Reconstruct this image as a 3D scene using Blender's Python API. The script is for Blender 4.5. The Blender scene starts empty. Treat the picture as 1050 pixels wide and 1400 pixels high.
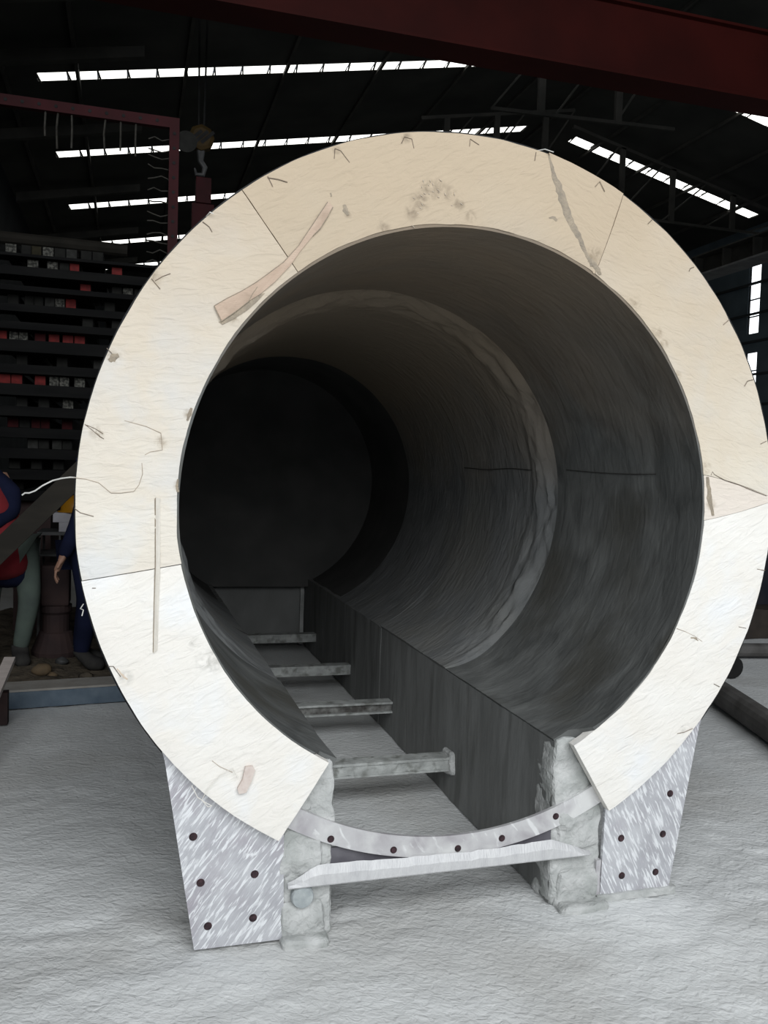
import bpy, bmesh, math, random
import numpy as np
from mathutils import Matrix, Vector
random.seed(7)
R = math.radians
scene = bpy.context.scene
col = scene.collection

# ------------------------------------------------------------------ camera
FPX, YAW, PIT, ROL = 1181.366, .2867, -.0485, .0314
CAM = np.array([-1.0935, -2.7376, 1.5505])
cF = np.array([math.sin(YAW)*math.cos(PIT), math.cos(YAW)*math.cos(PIT), math.sin(PIT)])
_r = np.array([math.cos(YAW), -math.sin(YAW), 0.]); _u = np.cross(_r, cF)
cR = math.cos(ROL)*_r + math.sin(ROL)*_u
cU = -math.sin(ROL)*_r + math.cos(ROL)*_u
cd = bpy.data.cameras.new('camera'); camo = bpy.data.objects.new('camera', cd); col.objects.link(camo)
cd.sensor_fit = 'VERTICAL'; cd.sensor_height = 36; cd.lens = FPX*36/1400; cd.clip_end = 200
camo.matrix_world = Matrix(((cR[0], cU[0], -cF[0], CAM[0]), (cR[1], cU[1], -cF[1], CAM[1]), (cR[2], cU[2], -cF[2], CAM[2]), (0, 0, 0, 1)))
scene.camera = camo
# ------------------------------------------------------------------ light
vs = scene.view_settings
vs.view_transform = 'Standard'; vs.look = 'None'; vs.gamma = 1; vs.use_curve_mapping = False; vs.exposure = 0.0
w = bpy.data.worlds.new('overcast_sky'); scene.world = w; w.use_nodes = True
w.node_tree.nodes['Background'].inputs[0].default_value = (.75, .85, 1, 1)
w.node_tree.nodes['Background'].inputs[1].default_value = .10
def area(name, loc, target, sx, sy, power, c):
    l = bpy.data.lights.new(name, 'AREA'); l.shape = 'RECTANGLE'; l.size = sx; l.size_y = sy; l.energy = power; l.color = c
    o = bpy.data.objects.new(name, l); col.objects.link(o); o.location = loc
    o.rotation_euler = (Vector(target)-Vector(loc)).to_track_quat('-Z', 'Y').to_euler()
    return o
area('open_front_daylight', (-.2, -7.2, 5.6), (0, 0, .7), 11, 6, 1080, (.95, .98, 1))

def at(u, v, **k):
    """point where the sight line through a photo pixel meets a plane of the place"""
    d = cF + (u-525)/FPX*cR - (v-700)/FPX*cU
    (a, val), = k.items(); i = 'xyz'.index(a)
    return CAM + (val-CAM[i])/d[i]*d

# ------------------------------------------------------------------ materials
MATS = {}
def mat(name, c1, c2=None, rough=.85, metal=0., scale=6., stretch=(1, 1, 1), rot=(0, 0, 0), detail=6., lo=.35, hi=.65,
        bump=0., bscale=40., bstretch=(1, 1, 1), brot=(0, 0, 0), bdist=.01, distort=0., bdistort=0., emit=None, c3=None, scale3=2., streak=None, ztint=None, spots=None):
    if name in MATS: return MATS[name]
    m = bpy.data.materials.new(name); m.use_nodes = True; MATS[name] = m
    nt = m.node_tree; N = nt.nodes; L = nt.links; b = N['Principled BSDF']
    b.inputs['Roughness'].default_value = rough; b.inputs['Metallic'].default_value = metal
    b.inputs['Base Color'].default_value = (*c1, 1)
    if c1 and max(c1) < .2: b.inputs['Specular IOR Level'].default_value = .12   # dusty, matt
    tc = N.new('ShaderNodeTexCoord')
    def noise(sc, st, ro, de, di, seed=0):
        mp = N.new('ShaderNodeMapping'); mp.inputs['Scale'].default_value = st
        m2 = N.new('ShaderNodeMapping'); m2.inputs['Rotation'].default_value = ro; m2.inputs['Location'].default_value = (seed, seed, 0)
        L.new(tc.outputs['Object'], m2.inputs['Vector']); L.new(m2.outputs[0], mp.inputs['Vector'])
        n = N.new('ShaderNodeTexNoise'); n.inputs['Scale'].default_value = sc; n.inputs['Detail'].default_value = de
        n.inputs['Distortion'].default_value = di; L.new(mp.outputs[0], n.inputs['Vector']); return n
    def ramp(n, a, z):
        r = N.new('ShaderNodeMapRange'); r.inputs['From Min'].default_value = a; r.inputs['From Max'].default_value = z
        L.new(n.outputs['Fac'], r.inputs['Value']); return r
    def mix(f, A, B):
        x = N.new('ShaderNodeMix'); x.data_type = 'RGBA'; L.new(f.outputs[0], x.inputs['Factor'])
        for s, val in ((6, A), (7, B)):
            if hasattr(val, 'outputs'): L.new(val.outputs[2], x.inputs[s])
            else: x.inputs[s].default_value = (*val, 1)
        return x
    cur = None
    if c2: cur = mix(ramp(noise(scale, stretch, rot, detail, distort), lo, hi), c1, c2)
    if c3: cur = mix(ramp(noise(scale3, (1, 1, 1), (0, 0, 0), 4, .3, 5), .5, .68), cur or c1, c3)
    if streak:  # (colour, scale, stretch, rotation, lo, hi)
        cur = mix(ramp(noise(streak[1], streak[2], streak[3], 5, .6, 9), streak[4], streak[5]), cur or c1, streak[0])
    if ztint:  # (colour, z0, z1): noise-broken tint that grows with height
        sp = N.new('ShaderNodeSeparateXYZ'); L.new(tc.outputs['Object'], sp.inputs[0])
        nn = noise(2.5, (1, 1, 1), (0, 0, 0), 4, .5, 7); ad = N.new('ShaderNodeMath'); ad.operation = 'MULTIPLY_ADD'
        L.new(nn.outputs['Fac'], ad.inputs[0]); ad.inputs[1].default_value = .5; L.new(sp.outputs['Z'], ad.inputs[2])
        rr = N.new('ShaderNodeMapRange'); rr.inputs['From Min'].default_value = ztint[1]; rr.inputs['From Max'].default_value = ztint[2]; L.new(ad.outputs[0], rr.inputs['Value'])
        cur = mix(rr, cur or c1, ztint[0])
    if spots:  # (colour, [(x, z, r), ...]) mortar stains
        nn = noise(38, (1, 1, 1), (0, 0, 0), 5, .8, 2); last = None
        for (sx, sz, sr) in spots[1]:
            dd = N.new('ShaderNodeVectorMath'); dd.operation = 'DISTANCE'; L.new(tc.outputs['Object'], dd.inputs[0]); dd.inputs[1].default_value = (sx, -.04, sz)
            mr = N.new('ShaderNodeMapRange'); mr.interpolation_type = 'SMOOTHSTEP'; mr.inputs['From Min'].default_value = sr; mr.inputs['From Max'].default_value = sr*.2; L.new(dd.outputs['Value'], mr.inputs['Value'])
            if last is None: last = mr
            else:
                mx = N.new('ShaderNodeMath'); mx.operation = 'MAXIMUM'; L.new(last.outputs[0], mx.inputs[0]); L.new(mr.outputs[0], mx.inputs[1]); last = mx
        n2 = ramp(nn, .36, .66); ml = N.new('ShaderNodeMath'); ml.operation = 'MULTIPLY'; L.new(last.outputs[0], ml.inputs[0]); L.new(n2.outputs[0], ml.inputs[1])
        cur = mix(ml, cur or c1, spots[0])
    if cur: L.new(cur.outputs[2], b.inputs['Base Color'])
    if bump:
        n = noise(bscale, bstretch, brot, 7, bdistort, 3); bp = N.new('ShaderNodeBump')
        bp.inputs['Strength'].default_value = bump; bp.inputs['Distance'].default_value = bdist
        L.new(n.outputs['Fac'], bp.inputs['Height']); L.new(bp.outputs[0], b.inputs['Normal'])
    if emit:
        b.inputs['Emission Color'].default_value = (*emit[0], 1); b.inputs['Emission Strength'].default_value = emit[1]
    return m

def pxs(*l): return [(float(at(u, v, y=-.04)[0]), float(at(u, v, y=-.04)[2]), r) for u, v, r in l]
def foam(name, c1, c2, c3, ang, spots=None):  # base colours run cream above to white below, light fall-off included
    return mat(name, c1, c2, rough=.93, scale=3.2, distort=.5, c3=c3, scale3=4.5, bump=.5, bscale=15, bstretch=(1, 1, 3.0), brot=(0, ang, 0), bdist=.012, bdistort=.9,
               ztint=((.47, .38, .275), 1.65, 2.75), spots=spots)  # cream upwards: partly board colour, partly the dimmer light up there painted in
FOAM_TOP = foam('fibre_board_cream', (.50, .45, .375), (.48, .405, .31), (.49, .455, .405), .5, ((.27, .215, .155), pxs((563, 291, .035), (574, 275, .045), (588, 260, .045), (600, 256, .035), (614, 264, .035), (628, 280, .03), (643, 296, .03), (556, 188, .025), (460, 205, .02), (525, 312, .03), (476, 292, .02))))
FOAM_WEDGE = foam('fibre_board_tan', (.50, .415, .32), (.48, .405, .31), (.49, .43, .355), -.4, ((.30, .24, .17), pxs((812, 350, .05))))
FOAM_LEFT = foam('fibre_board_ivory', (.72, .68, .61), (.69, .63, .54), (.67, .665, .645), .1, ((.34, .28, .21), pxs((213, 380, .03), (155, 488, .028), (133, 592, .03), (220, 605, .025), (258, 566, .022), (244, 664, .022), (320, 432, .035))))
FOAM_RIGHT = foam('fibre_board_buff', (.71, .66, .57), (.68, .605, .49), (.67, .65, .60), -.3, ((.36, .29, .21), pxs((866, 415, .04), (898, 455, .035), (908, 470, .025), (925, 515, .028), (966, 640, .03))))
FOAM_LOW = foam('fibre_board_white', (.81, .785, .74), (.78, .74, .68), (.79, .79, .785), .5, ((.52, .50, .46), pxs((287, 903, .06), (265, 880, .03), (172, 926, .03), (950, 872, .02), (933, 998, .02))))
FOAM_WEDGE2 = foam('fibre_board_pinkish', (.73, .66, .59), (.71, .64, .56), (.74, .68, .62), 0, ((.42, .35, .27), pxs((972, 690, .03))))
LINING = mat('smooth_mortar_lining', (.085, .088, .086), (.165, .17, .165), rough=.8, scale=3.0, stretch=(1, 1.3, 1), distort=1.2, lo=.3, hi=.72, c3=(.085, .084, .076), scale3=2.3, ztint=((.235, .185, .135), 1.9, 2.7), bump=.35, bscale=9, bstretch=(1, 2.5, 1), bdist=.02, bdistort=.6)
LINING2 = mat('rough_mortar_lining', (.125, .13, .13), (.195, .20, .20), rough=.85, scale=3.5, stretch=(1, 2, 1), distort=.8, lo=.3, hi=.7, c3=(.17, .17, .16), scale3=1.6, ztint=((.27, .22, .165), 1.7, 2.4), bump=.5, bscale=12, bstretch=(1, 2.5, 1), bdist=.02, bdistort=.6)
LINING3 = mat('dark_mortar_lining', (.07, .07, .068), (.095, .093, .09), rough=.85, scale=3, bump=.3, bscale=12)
WALLM = mat('trench_mortar', (.16, .163, .158), (.25, .255, .25), rough=.8, scale=3.2, stretch=(1, 3, .55), lo=.3, hi=.75, distort=.5, bump=.3, bscale=14, bstretch=(1, 2, .6), bdist=.01,
            streak=((.12, .122, .115), 5, (1, 2.2, .35), (0, 0, 0), .55, .75))
ROUGHM = mat('raw_mortar', (.40, .41, .40), (.52, .525, .515), rough=.95, scale=14, bump=.7, bscale=45, bdist=.012, bdistort=.5, c3=(.33, .345, .33), scale3=8)
SEAM = mat('seam_mortar', (.36, .30, .225), (.27, .23, .18), rough=.95, scale=40, bump=.8, bscale=160, bdist=.006)
def galv(name, ang):
    return mat(name, (.46, .46, .49), (.60, .605, .63), rough=.42, metal=.3, scale=7, distort=.6, lo=.35, hi=.68, c3=(.40, .37, .41), scale3=4.0,
               streak=((.84, .85, .87), 34, (3.2, 1, .45), (0, ang, 0), .51, .60), bump=.6, bscale=24, bstretch=(3.2, 1, .5), brot=(0, ang, 0), bdist=.008, bdistort=.6)
GALV_A = galv('galvanised_plate_a', -.62)
GALV_B = galv('galvanised_plate_b', .45)
GALV_C = mat('galvanised_flange', (.44, .42, .44), (.62, .615, .62), rough=.45, metal=.35, scale=9, distort=.6, c3=(.74, .74, .73), scale3=7, bump=.35, bscale=30, bdist=.006, streak=((.80, .80, .80), 14, (3, 1, .8), (0, .6, 0), .60, .70))
GALV_D = mat('galvanised_bar', (.48, .48, .49), (.60, .60, .60), rough=.55, metal=.25, scale=22, stretch=(2, 1, .7), lo=.2, hi=.8, bump=.5, bscale=60, bstretch=(3, 1, .6), bdist=.005)
BOLT = mat('hole_dark', (.03, .022, .025), (.07, .04, .045), rough=.6, scale=60)
STEEL_DK = mat('dark_shell_steel', (.018, .02, .024), (.035, .035, .035), rough=.6, metal=.3, scale=5)
CHAN = mat('mortar_splashed_channel', (.30, .31, .30), (.44, .455, .44), rough=.8, scale=16, bump=.5, bscale=60, bdist=.006, c3=(.18, .185, .17), scale3=18)
CHAN2 = mat('channel_web', (.08, .075, .07), (.22, .22, .21), rough=.8, scale=22, bump=.5, bscale=70)
WOODP = mat('pinkish_wood', (.45, .335, .255), (.52, .40, .31), rough=.85, scale=10, stretch=(1, 1, 5), rot=(0, .8, 0), bump=.3, bscale=60, bstretch=(1, 1, 5), c3=(.38, .285, .215), scale3=9)
WOODG = mat('grey_wood', (.66, .62, .55), (.55, .51, .45), rough=.85, scale=20, stretch=(5, 1, .5), bump=.3, bscale=60)
WIRE = mat('tie_wire', (.24, .19, .14), (.14, .11, .09), rough=.6, metal=.3, scale=30)
WIREL = mat('pale_wire', (.62, .61, .58), (.5, .5, .48), rough=.5, metal=.2, scale=30)
CRACK = mat('hairline_crack', (.42, .34, .26), (.34, .28, .22), rough=.95, scale=30)
CRACKD = mat('dark_crack', (.045, .043, .04), (.06, .058, .055), rough=.95, scale=30)
FLOORM = mat('cement_floor', (.60, .61, .605), (.68, .69, .685), rough=.9, scale=2.2, distort=.7, lo=.3, hi=.7, c3=(.53, .53, .515), scale3=1.1, bump=.65, bscale=36, bstretch=(1, 1.35, 1), brot=(0, 0, .4), bdist=.014, bdistort=.5)
DIRT = mat('dark_earth', (.075, .063, .05), (.14, .115, .085), rough=.95, scale=9, bump=.8, bscale=20, bdist=.03)
CURB = mat('blue_grey_curb', (.10, .135, .175), (.15, .19, .23), rough=.9, scale=9, bump=.4, bscale=40)
CURBT = mat('dusty_curb_top', (.30, .28, .25), (.38, .36, .33), rough=.95, scale=8, bump=.4, bscale=40)
ROOF = mat('roof_sheet', (.026, .027, .0245), (.040, .040, .036), rough=.8, scale=1.2)
ROOFB = mat('roof_steel', (.030, .030, .027), (.048, .046, .041), rough=.7, scale=3)
WALLD = mat('shed_cladding', (.016, .018, .019), (.025, .028, .030), rough=.8, scale=1.5)
WALLR = mat('shed_cladding_blue', (.045, .06, .072), (.065, .085, .098), rough=.7, scale=1.5)
PANE = mat('skylight_sheet', (.9, .9, .88), (.85, .86, .84), rough=.5, scale=4, emit=((1, 1, .95), 2.2))
PANEW = mat('window_sheet', (.9, .93, .97), (.85, .9, .95), rough=.5, scale=4, emit=((.93, .97, 1), 2.0))
RED = mat('red_paint', (.038, .005, .007), (.025, .004, .005), rough=.6, scale=4)
REDG = mat('girder_red', (.045, .006, .0045), (.03, .0045, .0035), rough=.6, scale=1.3)
REDE = mat('red_bar_end', (.15, .013, .012), (.09, .009, .009), rough=.6, scale=25)
PALEE = mat('pale_bar_end', (.11, .108, .095), (.03, .03, .027), rough=.8, scale=45, lo=.42, hi=.56)
DARKE = mat('dark_bar_end', (.011, .011, .010), (.016, .016, .0145), rough=.8, scale=20)
BEAMD = mat('dark_timber', (.005, .005, .0053), (.009, .009, .0088), rough=.85, scale=5, stretch=(.4, 1, 3))
BOARD = mat('brown_board', (.026, .0235, .02), (.037, .033, .027), rough=.8, scale=4, stretch=(1, 1, 3))
YEL = mat('hard_hat_yellow', (.34, .16, .008), (.30, .13, .008), rough=.4, scale=6)
YELD = mat('faded_yellow', (.05, .03, .009), (.03, .02, .007), rough=.6, scale=8)
BLACK = mat('black_rubber', (.012, .012, .012), (.02, .02, .02), rough=.7, scale=9)
GREYM = mat('dull_metal', (.10, .10, .10), (.06, .06, .06), rough=.6, metal=.3, scale=9)
PALEB = mat('pale_carton', (.36, .35, .37), (.30, .29, .31), rough=.8, scale=9)
BROWN = mat('rusty_brown', (.055, .036, .034), (.04, .028, .028), rough=.8, scale=7)
SKIN = mat('skin', (.34, .19, .13), (.29, .16, .11), rough=.6, scale=20)
NAVY = mat('navy_cloth', (.010, .013, .036), (.007, .0095, .026), rough=.9, scale=8, bump=.3, bscale=14)
REDV = mat('red_cloth', (.20, .010, .016), (.15, .008, .012), rough=.9, scale=8, bump=.3, bscale=14)
TROU = mat('grey_green_cloth', (.085, .105, .095), (.11, .14, .12), rough=.9, scale=6, bump=.4, bscale=12)
PLANK = mat('pale_plank', (.48, .42, .39), (.40, .35, .32), rough=.85, scale=9, stretch=(1, 4, 1))
PIPE = mat('dark_pipe', (.07, .066, .062), (.12, .115, .11), rough=.7, scale=7, stretch=(1, 1, 1))

# ------------------------------------------------------------------ mesh helpers
def hsh(ix, iy, iz, s):
    v = np.sin(ix*127.1+iy*311.7+iz*74.7+s*53.3)*43758.5453
    return v-np.floor(v)
def vn(P, f, s=0):
    P = np.asarray(P, float)*np.asarray(f, float); i = np.floor(P); t = P-i; t = t*t*(3-2*t); r = 0
    for a in (0, 1):
        for b in (0, 1):
            for c in (0, 1):
                wt = (t[..., 0] if a else 1-t[..., 0])*(t[..., 1] if b else 1-t[..., 1])*(t[..., 2] if c else 1-t[..., 2])
                r = r+wt*hsh(i[..., 0]+a, i[..., 1]+b, i[..., 2]+c, s)
    return r*2-1
def fbm(P, f, s=0, o=3):
    f = np.asarray(f, float); return sum(vn(P, f*2**k, s+k)/2**k for k in range(o))

class MB:
    def __init__(s): s.v = []; s.f = []
    def add(s, vs, fs):
        n = len(s.v); s.v += [tuple(map(float, p)) for p in vs]; s.f += [tuple(i+n for i in f) for f in fs]; return s
    def box(s, x0, x1, y0, y1, z0, z1, M=None):
        vs = [(x, y, z) for z in (z0, z1) for y in (y0, y1) for x in (x0, x1)]
        if M is not None: vs = [tuple(M @ Vector(p)) for p in vs]
        return s.add(vs, [(0, 2, 3, 1), (4, 5, 7, 6), (0, 1, 5, 4), (2, 6, 7, 3), (0, 4, 6, 2), (1, 3, 7, 5)])
    def prism(s, pts, off):
        """planar polygon (3D points, seen ccw from outside) extruded by off"""
        n = len(pts); o = np.array(off); b = [np.array(p)+o for p in pts]
        return s.add(list(pts)+b, [tuple(range(n)), tuple(range(2*n-1, n-1, -1))]+[(i, i+n, (i+1) % n+n, (i+1) % n) for i in range(n)])
    def tube(s, pts, r, k=6, cap=True):
        pts = [Vector(p) for p in pts]; n = len(pts); rs = r if hasattr(r, '__len__') else [r]*n; up = None; vs = []; fs = []
        for i, p in enumerate(pts):
            d = (pts[min(i+1, n-1)]-pts[max(i-1, 0)]).normalized()
            if up is None: up = d.orthogonal().normalized()
            up = (up-d*up.dot(d)); up = up.normalized() if up.length > 1e-6 else d.orthogonal().normalized()
            q = d.cross(up)
            vs += [tuple(p+(up*math.cos(2*math.pi*j/k)+q*math.sin(2*math.pi*j/k))*rs[i]) for j in range(k)]
        for i in range(n-1):
            fs += [(i*k+j, i*k+(j+1) % k, (i+1)*k+(j+1) % k, (i+1)*k+j) for j in range(k)]
        if cap: fs += [tuple(range(k-1, -1, -1)), tuple((n-1)*k+j for j in range(k))]
        return s.add(vs, fs)
    def bar(s, a, b, wx, wz=None):
        """square bar from a to b"""
        a = Vector(a); b = Vector(b); d = b-a; M = Matrix.Translation(a) @ d.to_track_quat('X', 'Z').to_matrix().to_4x4()
        wz = wz or wx
        return s.box(0, d.length, -wx/2, wx/2, -wz/2, wz/2, M)
    def grid(s, P, flip=False):
        a, b = P.shape[:2]; fs = []
        for i in range(a-1):
            for j in range(b-1):
                q = (i*b+j, (i+1)*b+j, (i+1)*b+j+1, i*b+j+1); fs.append(q[::-1] if flip else q)
        return s.add(P.reshape(-1, 3), fs)
    def lathe(s, prof, c, k=24, axis='z'):
        vs = []; n = len(prof)
        for r, h in prof:
            for j in range(k):
                a = 2*math.pi*j/k; p = (r*math.cos(a), r*math.sin(a), h)
                p = {'z': p, 'y': (p[0], p[2], -p[1]), 'x': (p[2], p[0], p[1])}[axis]
                vs.append((c[0]+p[0], c[1]+p[1], c[2]+p[2]))
        fs = [(i*k+j, i*k+(j+1) % k, (i+1)*k+(j+1) % k, (i+1)*k+j) for i in range(n-1) for j in range(k)]
        fs += [tuple(range(k-1, -1, -1)), tuple((n-1)*k+j for j in range(k))]
        return s.add(vs, fs)
    def build(s, name, m, parent=None, smooth=False, bevel=0, weld=False):
        me = bpy.data.meshes.new(name); me.from_pydata(s.v, [], s.f); me.update()
        if weld or bevel:
            bm = bmesh.new(); bm.from_mesh(me)
            bmesh.ops.remove_doubles(bm, verts=bm.verts, dist=1e-5); bmesh.ops.recalc_face_normals(bm, faces=bm.faces)
            if bevel:
                es = [e for e in bm.edges if len(e.link_faces) == 2 and e.calc_face_angle(0) > .6]
                bmesh.ops.bevel(bm, geom=es, offset=bevel, segments=2, affect='EDGES', profile=.6)
            bm.to_mesh(me); bm.free()
        o = bpy.data.objects.new(name, me); col.objects.link(o); me.materials.append(m)
        if smooth: me.shade_smooth()
        if parent is not None: o.parent = parent; o.matrix_parent_inverse = Matrix.Translation(-parent.location) if parent.type == 'EMPTY' else Matrix()
        return o
def tag(o, label=None, cat=None, group=None, kind=None):
    for k, v in (('label', label), ('category', cat), ('group', group), ('kind', kind)):
        if v: o[k] = v
    return o
def empty(name, loc, label, cat, group=None):
    o = bpy.data.objects.new(name, None); col.objects.link(o); o.location = loc; o.empty_display_size = .1
    return tag(o, label, cat, group)
def child(o, p):
    o.parent = p; o.matrix_parent_inverse = Matrix.Translation(-p.location); return o
def rough_box(mb, x0, x1, y0, y1, z0, z1, amp, res, f=9, seed=0, pinch=None):
    def face(o, du, dv):
        o = np.array(o, float); du = np.array(du, float); dv = np.array(dv, float)
        n = max(1, int(np.linalg.norm(du)/res)); m = max(1, int(np.linalg.norm(dv)/res))
        P = o+np.linspace(0, 1, n+1)[:, None, None]*du+np.linspace(0, 1, m+1)[None, :, None]*dv
        D = np.stack([fbm(P, f, seed+11*k) for k in range(3)], -1)*amp
        P = P+D
        if pinch: P = pinch(P)
        mb.grid(P)
    X, Y, Z = x1-x0, y1-y0, z1-z0
    face((x0, y0, z0), (X, 0, 0), (0, 0, Z)); face((x0, y1, z0), (0, 0, Z), (X, 0, 0))
    face((x0, y0, z0), (0, 0, Z), (0, Y, 0)); face((x1, y0, z0), (0, Y, 0), (0, 0, Z))
    face((x0, y0, z0), (0, Y, 0), (X, 0, 0)); face((x0, y0, z1), (X, 0, 0), (0, Y, 0))
    return mb

# ================================================================== SETTING
def axis(segs):
    out = []
    for a, b, d in segs:
        n = max(1, round((b-a)/d)); out += list(np.linspace(a, b, n, endpoint=False))
    return np.array(out+[segs[-1][1]])
gx = axis([(-12, -3, 1.5), (-3, -2.2, .1), (-2.2, 1.7, .018), (1.7, 3.4, .06), (3.4, 14, 1.5)])
gy = axis([(-8, -2, 1), (-2, -1.3, .05), (-1.3, .3, .018), (.3, 1.6, .035), (1.6, 4.8, .09), (4.8, 27, 2)])
GX, GY = np.meshgrid(gx, gy, indexing='ij'); P = np.stack([GX, GY, GX*0], -1)
wv = np.stack([vn(P, 1.7, 21), vn(P, 1.7, 22), GX*0], -1)*.16
h = fbm(P+wv, (10, 15, 1), 3, 3)*.0052 + fbm(P+wv[..., ::-1], (20, 8, 1), 8, 2)*.0018 + fbm(P, 2.2, 5, 2)*.005
h *= np.clip(.35+.8*(vn(P, 1.5, 33)*.5+.5), 0, 1)
P[..., 2] = np.clip(h-.0095, -.03, -.0005)
tag(MB().grid(P).build('floor', FLOORM, smooth=True), kind='structure')

XR, ZR, SL, SRR = 7.07, 8.78, .189, .234
XL, XW = -3.0, 12.7
def zroof(x): return ZR-SL*(XR-x) if x < XR else ZR-SRR*(x-XR)
rows = [(10.6, 10.94), (13.82, 14.2), (17.1, 17.54), (20.5, 20.96), (23.42, 23.92)]
# roof sheets between the skylight rows
ceil = MB(); y0 = 3.0
edges = [1.0]+[v for r in rows for v in r]+[27.]
def slab(mb, xa, xb, ya, yb, t=.04):
    mb.add([(xa, ya, zroof(xa)), (xb, ya, zroof(xb)), (xb, yb, zroof(xb)), (xa, yb, zroof(xa)),
            (xa, ya, zroof(xa)+t), (xb, ya, zroof(xb)+t), (xb, yb, zroof(xb)+t), (xa, yb, zroof(xa)+t)],
           [(0, 3, 2, 1), (4, 5, 6, 7), (0, 1, 5, 4), (1, 2, 6, 5), (2, 3, 7, 6), (3, 0, 4, 7)])
for i in range(0, len(edges), 2):
    slab(ceil, XL-.4, XR, edges[i], edges[i+1]); slab(ceil, XR, XW+.4, edges[i], edges[i+1])
for (a, b) in rows:
    slab(ceil, XL-.4, -2.46, a, b); slab(ceil, 6.6, XR, a, b); slab(ceil, XR, 7.7, a, b); slab(ceil, 12.35, XW+.4, a, b)
ceiling = tag(ceil.build('ceiling', ROOF), kind='structure')
# purlins along the roof
def purlin(x, y0=3.0, y1=27., h=.14, w=.045):
    z = zroof(x)
    MB().box(x-w/2, x+w/2, y0, y1, z-h, z-.005).build('purlin', ROOFB, ceiling)
for x in (-2.85, -1.9, -.4, 1.1, 2.6, 4.1, 5.6, 6.9, 8.2, 9.4, 10.6, 11.8): purlin(x, h=.06 if x > -1 else .12)
for y in (4.8, 6.4, 8.0, 9.6, 12.3, 15.6, 18.9, 22):
    m = MB(); m.prism([(XL-.3, y, zroof(XL-.3)-.13), (-1.0, y, zroof(-1)-.13), (-1.0, y, zroof(-1)-.27), (XL-.3, y, zroof(XL-.3)-.3)], (0, .12, 0)); m.build('rafter_end', ROOFB, ceiling)
# skylight strips: each pane is a piece of the strip
names = ['nearest', 'second', 'third', 'fourth', 'farthest']
for ri, (a, b) in enumerate(rows):
    for side in (0, 1):
        if side == 1 and ri > 1: continue
        xa, xb, pw = (-2.46, 6.6, .40) if side == 0 else (7.7, 12.35, .46)
        e = tag(MB().build('trim_%d' % (ri*2+side+1), ROOFB), kind='structure')
        fr = MB()
        for yy in (a, b-.03):
            n = 10
            for k in range(n):
                x0 = xa+(xb-xa)*k/n; x1 = xa+(xb-xa)*(k+1)/n
                fr.bar((x0, yy+.015, zroof(x0)+.01), (x1, yy+.015, zroof(x1)+.01), .03)
        e.data.from_pydata(fr.v, [], fr.f); e.data.update()
        n = int((xb-xa)/pw)
        for k in range(n):
            x0 = xa+(xb-xa)*k/n+.014; x1 = xa+(xb-xa)*(k+1)/n-.014
            m = MB(); slab(m, x0, x1, a+.03, b-.03, .012); m.build('pane', PANE, e)
        for k in range(n+1):
            x0 = xa+(xb-xa)*k/n
            if k % 1 == 0: MB().bar((x0, a, zroof(x0)-.005), (x0+.04, b, zroof(x0)-.005), .022).build('glazing_bar', ROOFB, e)
# walls
tag(MB().box(XL-.55, XL-.41, -1, 27, 0, zroof(XL-.5)+.1).build('wall_left', WALLD), kind='structure')
tag(MB().box(XL-.6, XW+.6, 27, 27.15, 0, 9).build('wall_back', WALLD), kind='structure')
wr = MB()
wr.box(XW, XW+.12, 1, 14.1, 0, zroof(XW)); wr.box(XW, XW+.12, 14.5, 27, 0, zroof(XW)); wr.box(XW, XW+.12, 14.1, 14.5, 6.56, zroof(XW)); wr.box(XW, XW+.12, 14.1, 14.5, 4.55, 4.98); wr.box(XW, XW+.12, 14.1, 14.5, 0, 2.4)
wallr = tag(wr.build('wall_right', WALLR), kind='structure')
for z in (2.6, 3.3, 4.0, 4.76, 5.4, 6.1): MB().box(XW-.05, XW, 8, 22, z, z+.05).build('girt', WALLD, wallr)
for i, (z0, z1, n) in enumerate(((4.98, 6.56, 4), (2.4, 4.55, 5))):
    win = tag(MB().box(XW+.02, XW+.05, 14.09, 14.13, z0, z1).box(XW+.02, XW+.05, 14.47, 14.51, z0, z1).build('window_%d' % (i+1), WALLD), kind='structure')
    for k in range(n):
        a = z0+(z1-z0)*k/n; b = z0+(z1-z0)*(k+1)/n
        MB().box(XW+.05, XW+.07, 14.13, 14.47, a+.012, b-.012).build('pane', PANEW, win)
        MB().box(XW+.02, XW+.06, 14.1, 14.5, b-.014, b+.014).build('glazing_bar', WALLD, win)

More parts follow.
